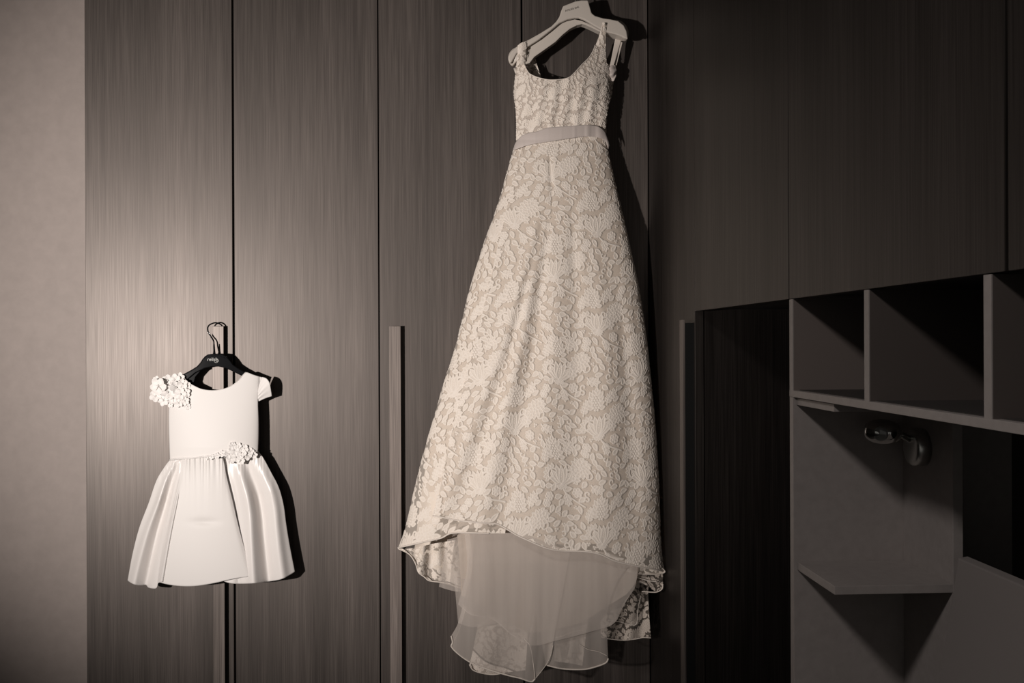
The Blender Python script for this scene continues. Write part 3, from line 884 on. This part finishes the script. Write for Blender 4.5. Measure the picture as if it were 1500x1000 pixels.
def lettering(text, px, py, Y, width_px, mt, parent, tilt=0.0, shear=0.0):
    cu = bpy.data.curves.new('lettering', 'FONT')
    cu.body = text; cu.size = 1.0; cu.align_x = 'CENTER'; cu.align_y = 'CENTER'; cu.extrude = 0.01; cu.shear = shear
    tmp = bpy.data.objects.new('lettering_tmp', cu)
    C.objects.link(tmp)
    dg = bpy.context.evaluated_depsgraph_get()
    me = bpy.data.meshes.new_from_object(tmp.evaluated_get(dg))
    bpy.data.objects.remove(tmp)
    xs = [v.co.x for v in me.vertices]
    wd = max(xs) - min(xs)
    s = (width_px / FOC * 2.9) / wd
    c = Vector(at(px, py, Y))
    R_ = Matrix.Rotation(tilt, 4, 'Y') @ Matrix.Rotation(PI / 2, 4, 'X')
    me.transform(Matrix.Translation(c) @ R_ @ Matrix.Scale(s, 4))
    me.name = 'lettering'
    return link_mesh('lettering', me, mt, parent, False)
lettering('ATELIER EM\u00c9', 838, 13.3, 2.8965, 21.5, M['dark_print'], hang, tilt=-.29)

# ------------------------------------------------------------------ the child's dress
cd_ = empty('child_dress', tuple(at(314, 600, 2.94)), 'small white satin child dress with cap sleeves and fabric flowers on the black hanger', 'dress')
def kidY(px, py):
    g = np.clip((px - 246) / (380 - 246), 0, 1)
    e = np.sqrt(np.clip(1 - (2 * g - 1) ** 2, 0, 1))
    v = np.clip((py - 545) / 110, 0, 1)
    return 2.947 - (.012 + .022 * v) * e ** .8
kneck = [(252,552),(259,549),(266,549),(272,556),(278,561.5),(286,566),(294,569.5),(304,571.5),(314,571.8),(324,570.5),(334,567.5),(342,563),(350,556.5),(356,549),(360,545),(372,549),(384,552.5)]
P, U, V = patch(kneck, [(249,673),(280,672),(314,668),(345,664),(378,660)], [(252,552),(250,570),(248,592),(247.3,615),(248,645),(249,673)], [(384,552.5),(379,570),(378,590),(379,615),(379,640),(378,660)], 120, 90, mode='x')
cloth('bodice', P, kidY(P[..., 0], P[..., 1]), M['satin_flat'], cd_, thick=.001)
piping('neckline', kneck[2:-2], lambda x, y: kidY(x, y) - .0008, .0010, M['satin_flat'], cd_, 70)
P, U, V = patch([(258,553),(315,575),(378,555)], [(252,670),(376,660)], None, None, 20, 20)
cloth('back_bodice', P, 2.958 + 0 * U, M['satin_flat'], cd_)
# cap sleeves
P, U, V = patch([(384,552),(390,554),(394.5,560),(397,572),(398.2,580)], [(378,572),(377.8,580),(378,588)], [(384,552),(380,562),(378,572)], [(398.2,580),(389,583),(378,588)], 30, 24)
cloth('sleeve', P, 2.944 - .012 * np.sin((.25 + U * .75) * PI) * (1 - V * .5) + .0007 * np.sin(U * 24) * V, M['satin_flat'], cd_, thick=.001)
P, U, V = patch([(252,552),(240,556),(230,563),(224,572),(224,582)], [(249,572),(248.5,582),(248,591)], [(252,552),(250,562),(249,572)], [(224,582),(235,588),(248,591)], 30, 24)
cloth('sleeve', P, 2.942 - .010 * np.sin(U * PI) * (1 - V * .6), M['satin_flat'], cd_, thick=.001)
# skirt: left, right and the flat front panel, gathered at the waist
def kfold(U, V, terms):
    y = 0 * U
    for c0, c1, w_, a_ in terms:
        y = y + a_ * np.exp(-((U - (c0 + (c1 - c0) * V)) / w_) ** 2) * np.clip(V * 3, .15, 1)
    return y
def gather(px, V): return .0016 * np.sin(px * 1.1 + 2 * np.sin(px * .23)) * np.exp(-V * 14) + .0009 * np.sin(px * .5 + 1 + 2 * np.sin(px * .11)) * np.exp(-V * 7)
P, U, V = patch([(248.5,674),(258,673),(270,671.5),(280,671)], [(187,850),(193,854),(201,856.7),(208,857),(214,856.5),(217,860),(223,861.5),(229,861),(233,853),(262,852)], [(248.5,674),(243,681),(230,702),(218,736),(204,773),(194,812),(187,850)], [(280,671),(272,740),(262,852)], 150, 120)
cloth('skirt_side', P, 2.945 - .028 * np.sin(np.clip(U * .55, 0, 1) * PI) ** .7 * (.35 + .65 * V) + kfold(U, V, [(.5, .34, .09, .018), (.80, .70, .06, -.020), (.86, .80, .03, .016), (.3, .12, .08, -.014)]) + gather(P[..., 0], V), M['satin'], cd_, thick=.001)
P, U, V = patch([(300,672),(345,668),(362,664),(378,660)], [(326,850.5),(338,854),(357,854.5),(376,853.6),(398,850.7),(410,848.5),(420,844.5),(432,837)], [(300,672),(318,760),(326,850.5)], [(378,660),(386,671),(398,693),(406,708),(411,721),(416,742),(419,765),(424,796),(432,837)], 170, 120)
cloth('skirt_side', P, 2.943 - .034 * np.sin(np.clip(.38 + U * .62, 0, 1) * PI) ** .7 * (.35 + .65 * V) + kfold(U, V, [(.35, .22, .04, .004), (.55, .42, .08, -.018), (.70, .62, .07, .020), (.9, .82, .08, -.012)]) + gather(P[..., 0], V), M['satin'], cd_, thick=.001)
P, U, V = patch([(266,672.5),(280,670),(300,669),(327,671)], [(233,852.5),(243,855),(254,857),(272,858.3),(290,857.5),(314,853.6),(330,850),(350,846),(362,844.5),(369,841.5)], [(266,672.5),(263,700),(256,730),(249,765),(241,805),(233,852.5)], [(327,671),(332,698),(341,735),(348,765),(358,803),(369,841.5)], 150, 120)
dent = .003 * np.exp(-((P[..., 1] - 764) / 5) ** 2) * np.exp(-((P[..., 0] - 300) / 18) ** 2)
cloth('skirt_front', P, 2.932 - .024 * (.35 + .65 * V) - .012 * np.sin(U * PI) ** .6 * (.35 + .65 * V) - .003 + dent + gather(P[..., 0], V) + kfold(U, V, [(1.0, 1.0, .03, .003), (0, 0, .04, .005)]), M['satin_flat'], cd_, thick=.0012)
P, U, V = patch([(251,676),(378,664)], [(205,852),(300,848),(415,838)], [(251,676),(225,745),(205,852)], [(378,664),(408,740),(415,838)], 24, 24)
cloth('back_skirt', P, 2.962 + 0 * U, M['satin_flat'], cd_)
piping('waistband', [(249,673),(262,671.5),(280,671),(300,668.5),(318,667),(345,665),(378,661)], lambda x, y: kidY(x, 655 + 0 * y) - .002, .0022, M['satin_flat'], cd_, 60)

# fabric flowers
def flower_mesh(seed, n=5):
    r = random.Random(seed)
    bm = bmesh.new()
    for k_ in range(n):
        a = 2 * PI * k_ / n + r.uniform(-.12, .12)
        c, s = math.cos(a), math.sin(a)
        rings = []
        cen = bm.verts.new((c * .08, -.10, s * .08))
        lift = r.uniform(.02, .2)
        for rr in (.55, 1.0):
            row = []
            for i in range(9):
                t = 2 * PI * i / 9
                x = .56 + math.cos(t) * .44 * rr; z = math.sin(t) * .44 * rr
                y = -.12 - lift * x * x + .12 * (rr == 1.0) * math.sin(t * 2 + seed)
                row.append(bm.verts.new((x * c - z * s, y, x * s + z * c)))
            rings.append(row)
        mid = bm.verts.new((.58 * c, -.05 - lift * .3, .58 * s))
        for i in range(9):
            j = (i + 1) % 9
            bm.faces.new((mid, rings[0][i], rings[0][j]))
            bm.faces.new((rings[0][i], rings[1][i], rings[1][j], rings[0][j]))
        bm.verts.remove(cen)
    bmesh.ops.create_icosphere(bm, subdivisions=1, radius=.13, matrix=Matrix.Translation((0, -.22, 0)))
    me = bpy.data.meshes.new('flower'); bm.to_mesh(me); bm.free()
    me.materials.append(M['petal'])
    me.polygons.foreach_set('use_smooth', [True] * len(me.polygons))
    return me
FM = [flower_mesh(s) for s in range(4)] + [flower_mesh(9, 6)]
def flower(px, py, Y, r_px, k_, tx=0.0, tz=0.0):
    o = bpy.data.objects.new('flower', FM[k_ % 5])
    C.objects.link(o)
    c = Vector(at(px, py, Y))
    o.parent = cd_; o.matrix_parent_inverse = Matrix.Translation(cd_.location).inverted()
    o.location = c
    s = r_px / FOC * Y
    o.scale = (s, s, s)
    o.rotation_euler = (tx, rnd.uniform(0, 6.28), tz)
sh = [(233,565,13,2.914),(246,557,9,2.922),(228,580,9,2.926),(240,586,9,2.924),(246,574,10,2.916),(256,556,9,2.922),(264,552,7,2.926),
      (258,567,10,2.914),(268,562,8,2.918),(274,564,6,2.921),(254,583,9,2.915),(265,577,9,2.913),(273,575,7,2.914),(262,590,7,2.913),(271,587,7,2.913),(275,595,5,2.914),(230,556,6,2.93),(250,592,5,2.920)]
for i, (x, y, r, Y) in enumerate(sh):
    flower(x, y, Y + .018, r, i, rnd.uniform(-.22, .22), rnd.uniform(-.25, .25))
wa = [(353,663,8),(343,659,7),(346,669,8),(358,657,6),(335,665,7),(326,664,5),(362,667,6.5),(353,674,6),(367,661,5),(373,666,5),(318,667,4.5),(310,669,4),(341,652,5),(350,653,4.5),(339,674,5),(302,670,3.5)]
for i, (x, y, r) in enumerate(wa):
    flower(x, y, kidY(x, 655) + .004, r * 1.1, i + 2, rnd.uniform(-.22, .22), rnd.uniform(-.25, .25))

# ------------------------------------------------------------------ the black hanger
bh = empty('child_hanger', tuple(at(314, 520, 2.945)), 'small black plastic hanger hooked over the left door handle, holding the white satin dress', 'hanger')
out = [(300,521.5),(304,519),(310,518),(318,518),(326,518.6),(331,521.5),(336,527),(341,534),(349,539.5),(360,545.5),(368,550.5),(372,554),(370,558),(362,555),(352,549.5),(340,543.5),(330,539),(320,536.8),(310,537),(300,539.2),(286,546),(277,553.5),(268,560),(258,563),(250,562),(254,556),(267,548.5),(280,541.5),(288,536.5),(293,531),(296,526)]
bm = prism(out, 2.9495, 2.957)
build('hanger_body', bm, M['black_plastic'], bh, bevel=0.0022, seg=3)
lipc = [(268,549.5),(281,543),(289,537.5),(294,532),(298,526),(303,522),(310,521),(325,521.5),(330,525)]
piping('rib', lipc, 2.949, .0007, M['black_plastic'], bh, 40)
low = [(267,552),(277,552),(287,545),(297,540),(292,545),(286,552),(284,560),(282,566),(274,562)]
build('trouser_notch', prism(low, 2.956, 2.962), M['black_plastic'], bh, bevel=0.001)
hk = catmull([(313.8,519),(313.2,508),(313,499.5),(308.5,492),(305,486),(304.3,480),(306,476.5),(309.5,474.2),(315,472.6),(320,473.4),(324,475.6),(327,479)], 50)
Yh = np.concatenate([np.linspace(2.953, 2.966, 20), np.linspace(2.966, 2.9665, 10), np.linspace(2.967, 2.984, 20)])
W3 = at(hk[:, 0], hk[:, 1], Yh)
bm = bmesh.new(); tube(bm, [tuple(q) for q in W3], .0021, 8)
hko = build('hook', bm, M['black_plastic'], bh, smooth=True)
bm = bmesh.new(); a_ = at(313.9, 519, 2.953); tube(bm, [tuple(a_), (a_[0], a_[1], a_[2] + .008), (a_[0], a_[1], a_[2] + .03)], [.0045, .0032, .0016], 10)
build('hook_socket', bm, M['black_plastic'], bh, smooth=True)
lettering('relish', 311, 526.2, 2.949, 14.5, M['white_print'], bh, shear=.1)
sw = [(313.5,529.5),(317,531),(320,528.5),(318.5,525.5),(316,527),(317.5,529.5),(321,528)]
piping('logo_swirl', sw, 2.949, .0006, M['white_print'], bh, 30)
